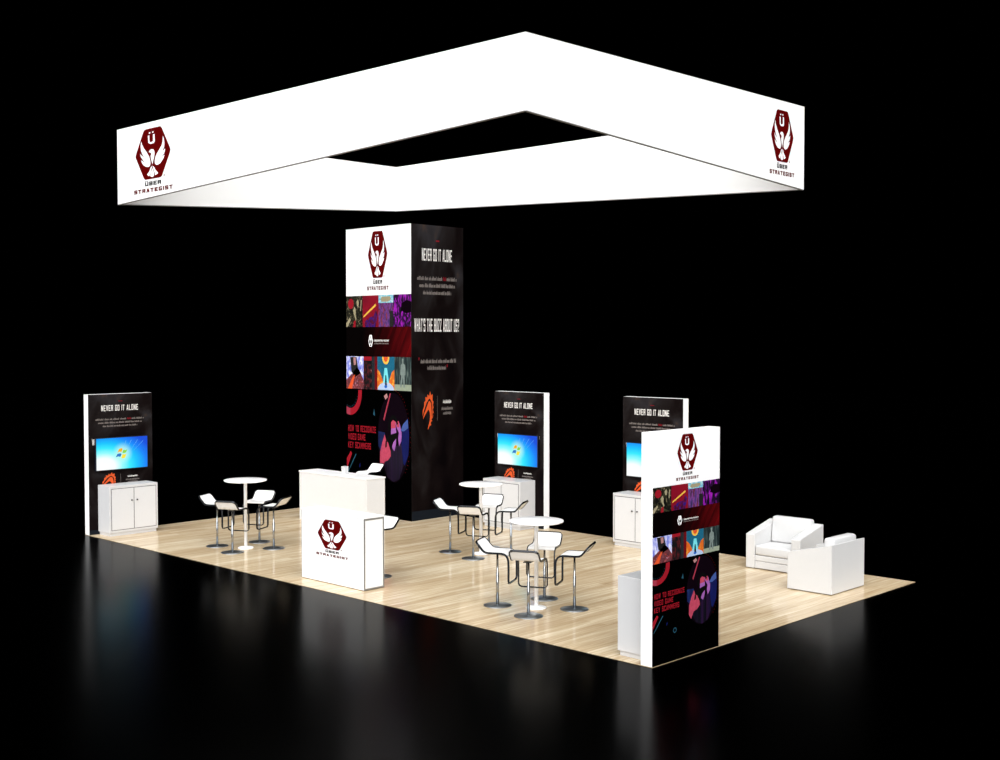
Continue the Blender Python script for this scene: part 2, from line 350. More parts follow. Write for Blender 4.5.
def board_mat(name, kind):
    """artwork that varies over the whole board (Generated runs 0..1 across it)"""
    M = bpy.data.materials.new(name); M.use_nodes = True; nt = M.node_tree; L = nt.links.new; b = nt.nodes['Principled BSDF']
    b.inputs['Roughness'].default_value = .6; b.inputs['Specular IOR Level'].default_value = .04
    tc = nt.nodes.new('ShaderNodeTexCoord'); sp = nt.nodes.new('ShaderNodeSeparateXYZ'); L(tc.outputs['Generated'], sp.inputs[0])
    n = nt.nodes.new('ShaderNodeTexNoise'); mp = nt.nodes.new('ShaderNodeMapping'); cr = nt.nodes.new('ShaderNodeValToRGB'); e = cr.color_ramp.elements
    mr = nt.nodes.new('ShaderNodeMapRange'); mu = nt.nodes.new('ShaderNodeMath')
    L(mp.outputs[0], n.inputs['Vector'])
    if kind == 'band':
        sk = nt.nodes.new('ShaderNodeMath'); sk.operation = 'MULTIPLY_ADD'; sk.inputs[1].default_value = -1.6; L(sp.outputs['Z'], sk.inputs[0]); L(sp.outputs['X'], sk.inputs[2])
        cb = nt.nodes.new('ShaderNodeCombineXYZ'); L(sk.outputs[0], cb.inputs['X']); L(sp.outputs['Z'], cb.inputs['Z']); L(cb.outputs[0], mp.inputs['Vector'])
        mp.inputs['Scale'].default_value = (16, 1, 4); n.inputs['Scale'].default_value = 1.; n.inputs['Detail'].default_value = 4
        mr.inputs['From Min'].default_value = .25; mr.inputs['From Max'].default_value = 1.0; L(sp.outputs['X'], mr.inputs['Value'])
        mu.operation = 'MULTIPLY'; L(mr.outputs[0], mu.inputs[0]); L(n.outputs['Fac'], mu.inputs[1])
        stops = [(0, (2, 0, 0)), (.12, (16, 1, 1)), (.3, (40, 1, 3)), (.5, (72, 4, 7)), (.75, (110, 9, 14))]
    else:
        L(tc.outputs['Generated'], mp.inputs['Vector']); mp.inputs['Scale'].default_value = (2.2, 1, 4.2); n.inputs['Scale'].default_value = 1.; n.inputs['Detail'].default_value = 7; n.inputs['Distortion'].default_value = .9
        mr.inputs['To Min'].default_value = -.21; mr.inputs['To Max'].default_value = .06; L(sp.outputs['Z'], mr.inputs['Value'])
        mu.operation = 'ADD'; L(mr.outputs[0], mu.inputs[0]); L(n.outputs['Fac'], mu.inputs[1])
        stops = [(.2, (5, 2, 3)), (.4, (15, 9, 9)), (.52, (26, 22, 22)), (.64, (40, 38, 40)), (.74, (62, 48, 38))]
    while len(e) < len(stops): e.new(.5)
    for el, (p, c) in zip(e, stops): el.position = p; el.color = srgb(c)
    L(mu.outputs[0], cr.inputs['Fac']); L(cr.outputs['Color'], b.inputs['Base Color'])
    return M
BAND = board_mat('art_red_band', 'band'); CHARCOAL = board_mat('print_charcoal', 'smoke')
NAVY = ramp_mat('art_navy_glow', [(0, (6, 4, 16)), (.5, (14, 24, 70)), (1, (40, 80, 140))], (4, 4, 2), 2.4, 2)
NAVYB = mat('art_deep_blue', (14, 20, 74), .6, spec=.1, noise=.4, nscale=9); SKYB = mat('art_hand_blue', (60, 80, 140), .6, spec=.1, noise=.2, nscale=20)
PLUM = mat('art_plum_black', (9, 1, 8), .6, spec=.05, noise=.3, nscale=5)
STRIPE = ramp_mat('art_shirt_stripes', [(.3, (2, 1, 8)), (.48, (8, 4, 22)), (.58, (32, 8, 42)), (.7, (14, 6, 40))], (14, 14, .4), 2.2, 1)
SKIN1 = mat('art_pink_skin', (170, 62, 84), .6, spec=.1, noise=.4, nscale=20); SKIN2 = mat('art_violet_skin', (146, 88, 158), .6, spec=.1, noise=.4, nscale=16)
TEAL = mat('art_line_teal', (36, 76, 92), .6, spec=.1); OLIVE = mat('art_cream', (150, 140, 112), .6, spec=.1)
REDT = mat('print_red_title', (142, 20, 34), .6, spec=.1); FADE = mat('print_faded_pink', (165, 118, 118), .6, spec=.1)

def logo_print(w, h, logo, parent, loc, rz=0):
    """the tall board artwork: emblem on white, two picture rows, red band, poster below"""
    P = Print(w, h); X, Z = P.X, P.Z
    P.rect(0, 0, 1, .235, PRINT_WHITE); P.rect(0, .235, 1, 1, PBLACK)
    emblem(P, X(logo[0]), Z(logo[1]), logo[2], logo[3])
    # first row
    t0, t1 = .235, .344
    P.rect(0, t0, .263, t1, A1, 2); P.ell(X(.075), Z(.262), .045*w, .018*h, REDT, 3)
    P.uv([(.11, .285), (.135, .272), (.155, .284), (.15, .30), (.165, .315), (.155, .322), (.13, .305)], OLIVE, 3); P.uv([(.165, .255), (.19, .246), (.205, .258), (.195, .272), (.175, .272)], OLIVE, 3); P.uv([(.235, .25), (.25, .25), (.235, .29), (.225, .285)], OLIVE, 3)
    P.uv([(.0, .33), (.06, .31), (.075, .318), (.02, .343), (0, .343)], OLIVE, 3); P.uv([(.12, .325), (.15, .318), (.15, .344), (.11, .344)], REDT, 4)
    P.rect(.263, t0, .511, t1, A2, 2); P.uv([(.30, .344), (.30, .325), (.36, .312), (.44, .306), (.47, .285), (.495, .30), (.47, .344)], A2B, 3)
    P.uv([(.275, .306), (.28, .311), (.475, .271), (.465, .264)], B3Y, 4)
    P.rect(.511, t0, .737, t1, A3B, 2); P.rect(.511, t0, .737, .262, A3, 3); P.uv([(.54, .25), (.56, .241), (.69, .24), (.70, .252), (.65, .258), (.56, .258)], OLIVE, 4)
    P.rect(.68, .29, .737, t1, BLACK, 3)
    P.rect(.737, t0, 1, t1, A4, 2); P.uv([(.86, .265), (.93, .255), (1, .26), (1, .295), (.93, .30), (.85, .29)], PLUM, 3)
    # band
    P.rect(0, t1, 1, .447, BAND, 2)
    emblem(P, X(.388), Z(.392), .036*w, .0205*h, 5, PRINT_WHITE, PBLACK, words=False)
    P.block('\u00dcBERSTRATEGIST', X(.445), X(.67), Z(.3945), Z(.3885), PRINT_LWHITE, 5, .24, .3)
    P.greek(X(.445), X(.665), Z(.4035), Z(.398), PRINT_GREY, 5, 3)
    # second row
    s0, s1 = .447, .561
    P.rect(0, s0, .275, s1, B1, 2); P.uv([(.06, s0+.002), (.16, s0+.002), (.19, .49), (.23, .505), (.14, .52), (.08, .50)], BLACK, 3)
    P.uv([(0, .53), (.04, .52), (.10, .505), (.17, .485), (.22, .50), (.275, .53), (.275, s1), (0, s1)], B1B, 3)
    P.uv([(.11, s0+.004), (.15, s0+.004), (.155, .475), (.12, .478)], FADE, 4); P.uv([(.02, s1), (.10, .52), (.14, .51), (.09, s1)], B3R, 4)
    P.rect(.275, s0, .49, s1, B2, 2); P.rect(.275, s0, .40, s0+.014, REDT, 3); P.rect(.405, s0, .45, s1, mat('art_slate', (34, 38, 42), .6, spec=.05), 3)
    P.uv([(.45, s0), (.49, s0), (.49, s1), (.45, s1)], mat('art_dark_red', (96, 12, 18), .6, spec=.05), 3)
    P.rect(.49, s0, .75, s1, B3, 2)
    P.poly([(X(.62)+.055*w*math.cos(t*PI/12), Z(s0)-.001+.026*h*-math.sin(t*PI/12)) for t in range(13)], B3Y, 3)
    P.poly([(X(.62)+.033*w*math.cos(t*PI/12), Z(s0)-.001+.017*h*-math.sin(t*PI/12)) for t in range(13)], B3R, 4)
    P.uv([(.49, .49), (.53, .50), (.585, .535), (.59, .545), (.49, s1)], B3O, 3); P.uv([(.75, .49), (.71, .50), (.66, .535), (.65, .545), (.75, s1)], B3O, 3)
    P.uv([(.575, .54), (.60, .485), (.64, .485), (.67, .54)], B3C, 4); P.uv([(.607, .545), (.613, .51), (.627, .51), (.637, .545)], INK, 5)
    P.poly([(X(.62)+.125*w*math.cos(t*PI/14), Z(s1)+.001+.026*h*math.sin(t*PI/14)) for t in range(15)], B3W, 5); P.ell(X(.62), Z(.549), .022*w, .0055*h, B3B, 6)
    P.rect(.75, s0, 1, s1, B4, 2); P.rect(.75, .540, 1, s1, B4L, 3)
    P.uv([(.86, .452), (.885, .452), (.885, .468), (.91, .475), (.915, .505), (.90, .51), (.905, .55), (.885, .55), (.875, .515), (.855, .55), (.835, .55), (.85, .51), (.835, .505), (.845, .475), (.865, .468)], B4S, 4)
    # poster area
    cx, cz = X(.06), Z(.574)
    def cut(px, pz): return (max(px, -w/2+.001), min(pz, Z(.562)))
    def arc(r0, r1, a0, a1, M, L, n=24):
        for i in range(n):
            t, t2 = [math.radians(a0+(a1-a0)*q/n) for q in (i, i+1)]
            pts = [cut(cx+r*math.cos(a)*w, cz+r*math.sin(a)*h) for r, a in ((r0[0], t), (r1[0], t), (r1[0], t2), (r0[0], t2)) for r in (r,)]
            pts = [cut(cx+rr[0]*w*math.cos(a), cz+rr[1]*h*math.sin(a)) for rr, a in ((r0, t), (r1, t), (r1, t2), (r0, t2))]
            if len({(round(a, 5), round(b, 5)) for a, b in pts}) == 4 and abs(sum(pts[k][0]*pts[(k+1) % 4][1]-pts[(k+1) % 4][0]*pts[k][1] for k in range(4))) > 1e-6: P.poly(pts, M, L)
    arc((.13, .056), (.185, .08), -90, 8, REDT, 3); arc((.13, .056), (.185, .08), -125, -90, PINK, 3); arc((.13, .056), (.185, .08), -180, -125, FADE, 3)
    for k in range(12):
        a = math.radians(-170+k*14)
        if .06+.115*math.cos(a) > .01: P.ell(cx+.115*w*math.cos(a), cz+.05*h*math.sin(a), .004*w, .0018*h, TEAL, 3, 8)
    x0 = X(.025)
    P.block('HOW TO RECOGNIZE', x0, X(.465), Z(.712), Z(.690), REDT, 3, .15, .26, .32, .6)
    P.block('VIDEO GAME', x0, X(.30), Z(.7415), Z(.7195), REDT, 3, .15, .26, .32, .6)
    P.block('KEY SCAMMERS', x0, X(.385), Z(.771), Z(.749), REDT, 3, .15, .26, .32, .6)
    P.uv([(0, .84), (0, .81), (.065, .782), (.085, .79), (.01, .84)], REDT, 3); P.uv([(.015, .858), (.023, .858), (.155, .792), (.145, .79)], TEAL, 3)
    P.ring(X(.325), Z(.868), .018*w, .008*h, .026*w, .0115*h, TEAL, 3, n=20); P.uv([(.20, .84), (.22, .832), (.215, .822), (.205, .826)], NAVYB, 3)
    P.uv([(.42, .648), (.45, .652), (.44, .628)], TEAL, 3)
    # round gamer photograph
    ex, ez, rx, rz_ = X(.733), Z(.7225), .238*w, .153*h
    P.ell(ex, ez, rx, rz_, PLUM, 3, 56)
    E = lambda pts: [(ex+a*rx, ez+b*rz_) for a, b in pts]
    P.poly(E([(-.97, .12), (-.55, .10), (-.5, -.28), (-.75, -.35), (-.96, -.22)]), NAVY, 4)
    P.poly(E([(.55, .18), (.93, .28), (.97, .1), (.93, -.35), (.70, -.60), (.42, -.45), (.5, -.1)]), NAVYB, 4)
    P.poly(E([(-.5, -.25), (.1, -.18), (.5, -.15), (.62, -.6), (.35, -.92), (0, -.99), (-.4, -.9), (-.62, -.65)]), STRIPE, 5)
    P.poly(E([(-.14, .30), (0, .38), (.14, .32), (.18, .1), (.16, -.14), (.06, -.30), (-.06, -.24), (-.16, -.02)]), SKIN2, 6)
    P.poly(E([(-.14, .34), (-.02, .40), (.12, .36), (.15, .22), (-.14, .20)]), SKIN1, 7)
    P.poly(E([(.1, .36), (.38, .34), (.52, .12), (.50, -.06), (.36, -.18), (.30, -.02), (.34, .12), (.22, .22)]), SKIN2, 6)
    P.poly(E([(.12, .36), (.34, .38), (.40, .24), (.24, .24)]), SKIN1, 7)
    P.poly(E([(.62, .32), (.90, .44), (.93, .24), (.66, .16), (.44, .16)]), SKYB, 6)
    P.ring(ex+.0*rx, ez+.22*rz_, .22*rx, .2*rz_, .32*rx, .28*rz_, INK, 8, 20, 200, 20)
    P.poly(E([(-.5, -.05), (-.2, .06), (.2, .12), (.24, .02), (.0, -.1), (-.18, -.32), (-.42, -.28)]), INK, 8)
    P.poly(E([(-.55, .06), (-.46, -.08), (-.34, -.12), (-.18, -.30), (-.16, -.42), (-.35, -.52), (-.56, -.56), (-.72, -.76), (-.86, -.62), (-.84, -.34), (-.7, -.12)]), SKIN1, 9)
    P.poly(E([(-.5, -.10), (-.4, -.06), (-.42, -.22), (-.52, -.24)]), INK, 10)
    P.poly(E([(-.60, .92), (-.42, .985), (-.34, .90), (-.5, .84)]), FADE, 5); P.poly(E([(-.22, .99), (-.15, .985), (-.58, .36), (-.64, .40)]), PINK, 6)
    for k in range(22):
        a = math.radians(80-k*6); P.ell(ex+rx*1.06*math.cos(a), ez+rz_*1.05*math.sin(a), .0035*w, .0015*h, RED, 3, 8)
    P.rect(0, .985, 1, 1, PBLACK, 2)
    return P.place('graphic_print', parent, loc, rz)

def _e(pts): return [((x-171)/76, (390-y)/281) for x, y in pts]
EMB = _e([(96, 470), (97, 380), (115, 330), (118, 262), (138, 238), (133, 190), (160, 197), (164, 148), (185, 177), (200, 108), (212, 170), (233, 148), (231, 238), (247, 266), (236, 308), (246, 342),
          (235, 378), (248, 420), (233, 438), (239, 470), (229, 470), (228, 330), (219, 262), (197, 216), (180, 220), (150, 275), (128, 340), (110, 400)])
EMB2 = _e([(100, 510), (116, 430), (150, 340), (178, 257), (195, 246), (213, 290), (220, 400), (222, 468), (238, 480), (216, 520), (226, 538), (206, 560), (212, 600), (190, 612), (165, 671), (176, 600), (192, 540), (198, 470), (194, 420),
           (185, 388), (174, 372), (160, 392), (138, 432), (118, 472)])
def never_print(w, h, parent, loc, rz=0):
    """dark board artwork: headline, paragraph, second headline, quote, orange emblem"""
    P = Print(w, h); X, Z = P.X, P.Z
    P.rect(0, 0, 1, 1, CHARCOAL); P.rect(0, .968, 1, 1, mat('print_base_navy', (14, 20, 28), .5, spec=.1), 2)
    P.rect(.465, .050, .53, .055, RED, 2)
    P.block('NEVER GO IT ALONE', X(.20), X(.775), Z(.121), Z(.080), PRINT_LWHITE, 3, .14, .27, .3, .55)
    P.greek(X(.11), X(.87), Z(.187), Z(.173), PRINT_GREY, 3, 1, (.66, .74))
    P.greek(X(.15), X(.83), Z(.211), Z(.197), PRINT_GREY, 3, 2); P.greek(X(.22), X(.76), Z(.235), Z(.221), PRINT_GREY, 3, 5)
    P.block("WHAT'S THE BUZZ ABOUT US?", X(.055), X(.915), Z(.361), Z(.317), PRINT_LWHITE, 3, .14, .27, .3, .55)
    P.rect(.13, .448, .15, .458, RED, 3); P.greek(X(.17), X(.86), Z(.468), Z(.453), PRINT_GREY, 3, 6)
    P.greek(X(.30), X(.66), Z(.491), Z(.476), PRINT_GREY, 3, 8); P.rect(.67, .473, .69, .483, RED, 3)
    cx, cz, a, b = X(.31), Z(.63), .105*w, .066*h
    P.poly([(cx+p*a, cz+q*b) for p, q in EMB], ORANGE, 3); P.poly([(cx+p*a, cz+q*b) for p, q in EMB2], ORANGE, 4)
    P.rect(.487, .58, .490, .665, PRINT_GREY, 3)
    P.greek(X(.60), X(.76), Z(.607), Z(.594), PRINT_LWHITE, 3, 11); P.greek(X(.57), X(.79), Z(.630), Z(.618), PRINT_GREY, 3, 12)
    P.greek(X(.60), X(.76), Z(.646), Z(.635), PRINT_GREY, 3, 13)
    return P.place('graphic_print', parent, loc, rz)

# ------------------------------------------------------------------ hanging canopy
t = thing('hanging_sign', 'huge white rectangular fabric ring sign hanging above the whole booth', 'sign', (3.1, 6.43, 5.6))
x0, x1, y0, y1 = .055, 6.16, 1.835, 11.03; zt = 6.842; zn, zs = 5.965, 5.614       # near/far corners are cut shorter than the side corners
cx, cy, cz = 3.1, 6.43, 5.6
cor = [(x0, y0, zn), (x1, y0, zs), (x1, y1, zn), (x0, y1, zs)]
bm = bmesh.new(); th = .04; rows = []
for (x, y, z) in cor:
    xi = x+th if x == x0 else x-th; yi = y+th if y == y0 else y-th
    rows.append([bm.verts.new((p[0]-cx, p[1]-cy, p[2]-cz)) for p in ((x, y, zt), (x, y, z), (xi, yi, z), (xi, yi, zt))])
for i in range(4):
    A, B = rows[i], rows[(i+1) % 4]
    for k in range(4):
        bm.faces.new((A[k], B[k], B[(k+1) % 4], A[(k+1) % 4]))
finish('fabric_ring', bm, WHITE_FAB, t)
for i in range(4):
    A, B = [Vector(cor[k])-Vector((cx, cy, cz)) for k in (i, (i+1) % 4)]
    bm = bmesh.new(); n = Vector((-(B-A).y, (B-A).x, 0)).normalized(); A = A+n*.02; B = B+n*.02
    dz = Vector((0, 0, -.002)); ad = (B-A).normalized()*.02
    sweep(bm, [A+dz+ad, B+dz-ad], .004, .021, closed=False, ref=lambda k: Vector((0, 0, 1)))
    finish('bottom_rail', bm, SEAM, t)
P = Print(1, 1); emblem(P, 0, 0, .545, .401, 1)
P.place('logo', t, (x0-cx-.002, 9.903-cy, 6.340-cz), -PI/2)
P = Print(1, 1); emblem(P, 0, 0, .3125, .372, 1)
P.place('logo', t, (5.54-cx, y0-cy-.002, 6.333-cz), 0)

# ------------------------------------------------------------------ central tower
TX0, TX1, TY0, TY1, TH = 4.9217, 6.2574, 9.2095, 11.109, 5.5177
t = thing('display_tower', 'tall square tower with printed pictures, rising behind the white counters', 'tower', ((TX0+TX1)/2, (TY0+TY1)/2, 0))
a, b = (TX1-TX0)/2, (TY1-TY0)/2
bm = bmesh.new(); box(bm, -a, a, -b, b, 0, TH, bev=.004, seg=1); finish('tower_body', bm, mat('tower_shell', (28, 24, 23), .6), t)
g = logo_print(TY1-TY0, TH, ((TY1-10.16)/(TY1-TY0), 1-4.992/TH, .288, .443), t, (-a-.001, 0, 0), -PI/2)
g['label'] = 'printed side with white emblem header and picture tiles'
g = never_print(TX1-TX0, TH, t, (0, -b-.001, 0), 0)
g['label'] = 'dark printed side with headlines and orange emblem'

# ------------------------------------------------------------------ free-standing display panels
PW, PT, PH = 1.2195, .147, 2.4295
def panel(label, loc, rz, front):
    t = thing('display_stand', label, 'display stand', loc, rz, 'printed display stands at the booth corners')
    bm = bmesh.new(); box(bm, -PW/2, PW/2, 0, PT, 0, PH, bev=.003, seg=1); finish('board', bm, WHITE_SIDE, t)
    if front == 'logo':
        logo_print(PW, PH, (.502, 1-2.193/PH, .19, .194), t, (0, -.001, 0)); 
    else: never_print(PW, PH, t, (0, -.001, 0))
    return t
panel('near corner display stand with white emblem header above picture tiles', (.61, 0.002, 0), 0, 'logo')
PL = 'dark NEVER GO IT ALONE display stand '
panel(PL+'alone at the far left end of the booth', (.61, 12.038, 0), 0, 'never')
panel(PL+'directly right of the tall tower, behind the tables', (5.94, 7.4405, 0), -PI/2, 'never')
panel(PL+'half hidden behind the near emblem panel', (5.94, 4.4445, 0), -PI/2, 'never')

# ------------------------------------------------------------------ televisions
def screen_mat():
    M = bpy.data.materials.new('lit_screen'); M.use_nodes = True; nt = M.node_tree; L = nt.links.new
    b = nt.nodes['Principled BSDF']; b.inputs['Base Color'].default_value = (.01, .01, .01, 1); b.inputs['Roughness'].default_value = .3
    tc = nt.nodes.new('ShaderNodeTexCoord'); mp = nt.nodes.new('ShaderNodeMapping')
    mp.inputs['Location'].default_value = (.36, 0, .21*1.6); mp.inputs['Scale'].default_value = (1.0, 0, 1.6)
    b.inputs['Specular IOR Level'].default_value = .05
    ln = nt.nodes.new('ShaderNodeVectorMath'); ln.operation = 'LENGTH'
    cr = nt.nodes.new('ShaderNodeValToRGB'); e = cr.color_ramp.elements
    stops = [(0, (255, 255, 255)), (.22, (250, 255, 255)), (.36, (150, 252, 255)), (.50, (50, 235, 255)), (.64, (0, 195, 255)), (.82, (0, 130, 250)), (1, (0, 76, 220))]
    while len(e) < len(stops): e.new(.5)
    for el, (p, c) in zip(e, stops): el.position = p; el.color = srgb(c)
    L(tc.outputs['Object'], mp.inputs['Vector']); L(mp.outputs['Vector'], ln.inputs[0]); L(ln.outputs['Value'], cr.inputs['Fac'])
    # soft glow around the flag
    m2 = nt.nodes.new('ShaderNodeMapping'); m2.inputs['Scale'].default_value = (4.6, 0, 4.6); m2.inputs['Location'].default_value = (-.02, 0, .02); l2 = nt.nodes.new('ShaderNodeVectorMath'); l2.operation = 'LENGTH'
    r2 = nt.nodes.new('ShaderNodeMapRange'); r2.interpolation_type = 'SMOOTHSTEP'; r2.inputs['From Min'].default_value = .2; r2.inputs['From Max'].default_value = 1.; r2.inputs['To Min'].default_value = .75; r2.inputs['To Max'].default_value = 0
    mx = nt.nodes.new('ShaderNodeMix'); mx.data_type = 'RGBA'; mx.inputs['B'].default_value = srgb((205, 252, 235))
    L(tc.outputs['Object'], m2.inputs['Vector']); L(m2.outputs[0], l2.inputs[0]); L(l2.outputs['Value'], r2.inputs['Value']); L(r2.outputs[0], mx.inputs['Factor']); L(cr.outputs['Color'], mx.inputs['A'])
    L(mx.outputs['Result'], b.inputs['Emission Color']); b.inputs['Emission Strength'].default_value = 1.0
    return M
def emat(name, rgb, s=1.):
    M = mat(name, (4, 4, 4), .4); b = M.node_tree.nodes['Principled BSDF']
    b.inputs['Emission Color'].default_value = srgb(rgb); b.inputs['Emission Strength'].default_value = s; return M
SCREEN = screen_mat(); FO, FG, FB, FY = emat('flag_orange', (248, 178, 24)), emat('flag_green', (138, 214, 70)), emat('flag_blue', (36, 120, 200)), emat('flag_yellow', (252, 228, 60))
RAY = emat('screen_ray', (110, 190, 255)); FHALO = emat('flag_halo', (190, 250, 225))
MW, MH = .97, .55
tv0 = thing('television', 'x', 'television', (0, 0, 0), 0, 'televisions showing a blue desktop')
bm = bmesh.new(); box(bm, -MW/2-.012, MW/2+.012, -.045, 0, -MH/2-.012, MH/2+.012, bev=.004, seg=1); finish('bezel', bm, TVBLACK, tv0)
bm = bmesh.new(); box(bm, -MW/2, MW/2, -.0475, -.044, -MH/2, MH/2); sc = finish('screen', bm, SCREEN, tv0); sc['label'] = 'glowing blue desktop screen'
P = Print(1, 1)
def wav(x0, z0, x1, z1, bul, M):                        # one waving flag pane
    n = 8; top = [(x0+(x1-x0)*i/n, z1+bul*math.sin(PI*i/n)) for i in range(n+1)]; bot = [(x0+(x1-x0)*i/n, z0+bul*math.sin(PI*i/n)) for i in range(n+1)]
    P.poly([(x-.18*(.5-z)*.12+.03*(z-z0)/(z1-z0), z) for x, z in top+bot[::-1]], M, 3)
wav(-.085, .022, .0, .095, .018, FO); wav(.022, .018, .105, .08, -.014, FG); wav(-.12, -.075, -.022, -.01, .014, FB); wav(.0, -.095, .085, -.012, -.012, FY)
for (ax, az, bx, bz) in ((.05, .13, .10, MH/2), (.13, .12, .22, MH/2), (.2, .06, .36, MH/2), (.26, .04, MW/2, .25)):
    P.poly([(ax, az), (ax+.004, az), (bx+.002, bz-.001), (bx-.008, bz-.001)], RAY, 1)
lg = P.place('screen_logo', sc, (-.012, -.048, -.005)); lg.scale = (.86, 1, .82)
def tv(label, loc, rz, first=[tv0]):
    if first: o = first.pop(); o.location = loc; o.rotation_euler = (0, 0, rz); o['label'] = label; return o
    return dup(tv0, loc, rz, label)
tv('television with blue desktop mounted on the far left dark panel', (.604, 12.028, 1.388), 0)
tv('television with blue desktop on the dark panel right of the tower', (5.931, 7.43, 1.381), -PI/2)
tv('television with blue desktop partly hidden behind the near emblem panel', (5.931, 4.445, 1.391), -PI/2)

# ------------------------------------------------------------------ cabinets
CW, CDp, CH = .92, .40, .862
cab0 = thing('storage_cabinet', 'x', 'cabinet', (0, 0, 0), 0, 'white two-door cabinets against the panels')
bm = bmesh.new(); box(bm, -CW/2, CW/2, -CDp, 0, .055, CH, 0, bev=.003, seg=1)
dx0, dx1, dz0, dz1 = -CW/2+.042, CW/2-.042, .105, CH-.052
box(bm, dx0-.009, dx1+.009, -CDp-.0015, -CDp+.002, dz0-.009, dz1+.009, 1)
finish('body', bm, [CABW, BLACK], cab0)
bm = bmesh.new(); box(bm, -CW/2+.022, CW/2-.022, -CDp+.018, -.01, 0, .056, bev=.002, seg=1); finish('plinth', bm, CABW, cab0)
for s in (-1, 1):
    a, b = (dx0, -.006) if s < 0 else (.006, dx1)
    bm = bmesh.new(); box(bm, a, b, -CDp-.006, -CDp+.001, dz0, dz1, bev=.001, seg=1); dr = finish('door', bm, WARM, cab0)
    bm = bmesh.new(); lathe(bm, [(0, 0), (.007, 0), (.007, .012), (.014, .016), (.014, .024), (0, .027)], 12)
    bmesh.ops.rotate(bm, verts=bm.verts[:], cent=(0, 0, 0), matrix=Matrix.Rotation(PI/2, 3, 'X'))
    bmesh.ops.translate(bm, verts=bm.verts[:], vec=(s*.052, -CDp-.006, .60)); finish('knob', bm, mat('knob_black', (24, 24, 24), .3), dr)
def cabinet(label, loc, rz, first=[cab0]):
    if first: o = first.pop(); o.location = loc; o.rotation_euler = (0, 0, rz); o['label'] = label; return o
    return dup(cab0, loc, rz, label)
cabinet('white two-door cabinet at the far left end below a television', (.622, 12.028, 0), 0)
cabinet('white two-door cabinet right of the tower behind the middle bar table', (5.931, 7.49, 0), -PI/2)
cabinet('white two-door cabinet at the back, its doors half hidden by the near panel', (5.931, 4.475, 0), -PI/2)
cabinet('grey-shaded white cabinet backing onto the near emblem panel', (.60, .164, 0), PI)

# ------------------------------------------------------------------ counters
t = thing('reception_counter', 'white front counter with dark red bird emblem near the booth edge', 'counter', (.516, 5.74, 0))
w2, l2, H = .178, .688, .995
bm = bmesh.new(); box(bm, -w2, w2, -l2, l2, .008, H-.022, bev=.003, seg=1); finish('body', bm, WHITE, t)
bm = bmesh.new(); box(bm, -w2-.004, w2+.004, -l2-.004, l2+.004, H-.022, H, bev=.003, seg=1); finish('counter_top', bm, WHITE, t)
for e in (-1, 1):
    bm = bmesh.new()
    Y0, Y1 = sorted((e*l2, e*(l2+.004)))
    box(bm, -w2, -w2+.022, Y0, Y1, .008, H-.024); box(bm, w2-.022, w2, Y0, Y1, .008, H-.024)
    box(bm, -w2+.022, w2-.022, Y0, Y1, .008, .03); box(bm, -w2+.022, w2-.022, Y0, Y1, H-.046, H-.024)
    finish('edge_frame', bm, GREYMETAL, t)['label'] = 'grey metal edge frame'
P = Print(1, 1); emblem(P, 0, 0, .3255, .202, 1); P.place('logo', t, (-w2-.001, 5.735-5.74, .685), -PI/2)['label'] = 'dark red hexagon bird emblem'
t = thing('reception_counter', 'long plain white rear counter in front of the tower', 'counter', (3.92, 10.035, 0))
bm = bmesh.new(); box(bm, -.215, .215, -.985, .985, .0, .885, bev=.003, seg=1); finish('body', bm, COUNTW, t)
bm = bmesh.new(); box(bm, -.225, .225, -.995, .995, .889, .912, bev=.003, seg=1); box(bm, -.21, .21, -.98, .98, .884, .89); finish('counter_top', bm, WHITE, t)
bm = bmesh.new(); box(bm, -.045, .045, -.045, .045, 0, .14, bev=.004); box(bm, -.047, .047, -.047, .047, .122, .145, bev=.003)
o = finish('small_box', bm, CABW); o.location = (3.90, 9.90, .912); o['label'] = 'small white box standing on the rear counter'; o['category'] = 'box'

# ------------------------------------------------------------------ bar tables
TABLEW = mat('table_white', (252, 252, 252), .45)
tb0 = thing('bar_table', 'x', 'table', (0, 0, 0), 0, 'round white bar tables')
bm = bmesh.new(); lathe(bm, [(0, 1.090), (.323, 1.090), (.340, 1.096), (.343, 1.106), (.341, 1.114), (0, 1.117)], 64); finish('tabletop', bm, TABLEW, tb0)
bm = bmesh.new(); lathe(bm, [(0, .02), (.026, .02), (.026, 1.06), (.07, 1.075), (.07, 1.09), (0, 1.09)], 32); finish('pole', bm, TABLEW, tb0)
bm = bmesh.new(); lathe(bm, [(0, 0), (.125, 0), (.13, .008), (.12, .018), (.045, .028), (0, .03)], 40); finish('base_plate', bm, TABLEW, tb0)
def table(label, loc, first=[tb0]):
    if first: o = first.pop(); o.location = loc; o['label'] = label; return o
    return dup(tb0, loc, 0, label)
TA, TB, TC = (1.156, 9.03), (3.435, 5.918), (1.203, 2.708)
table('round white bar table at the left, near the far left cabinet', (*TA, 0))
table('round white bar table in the middle, before the cabinet right of the tower', (*TB, 0))
table('round white bar table nearest the viewer, right of the emblem counter', (*TC, 0))

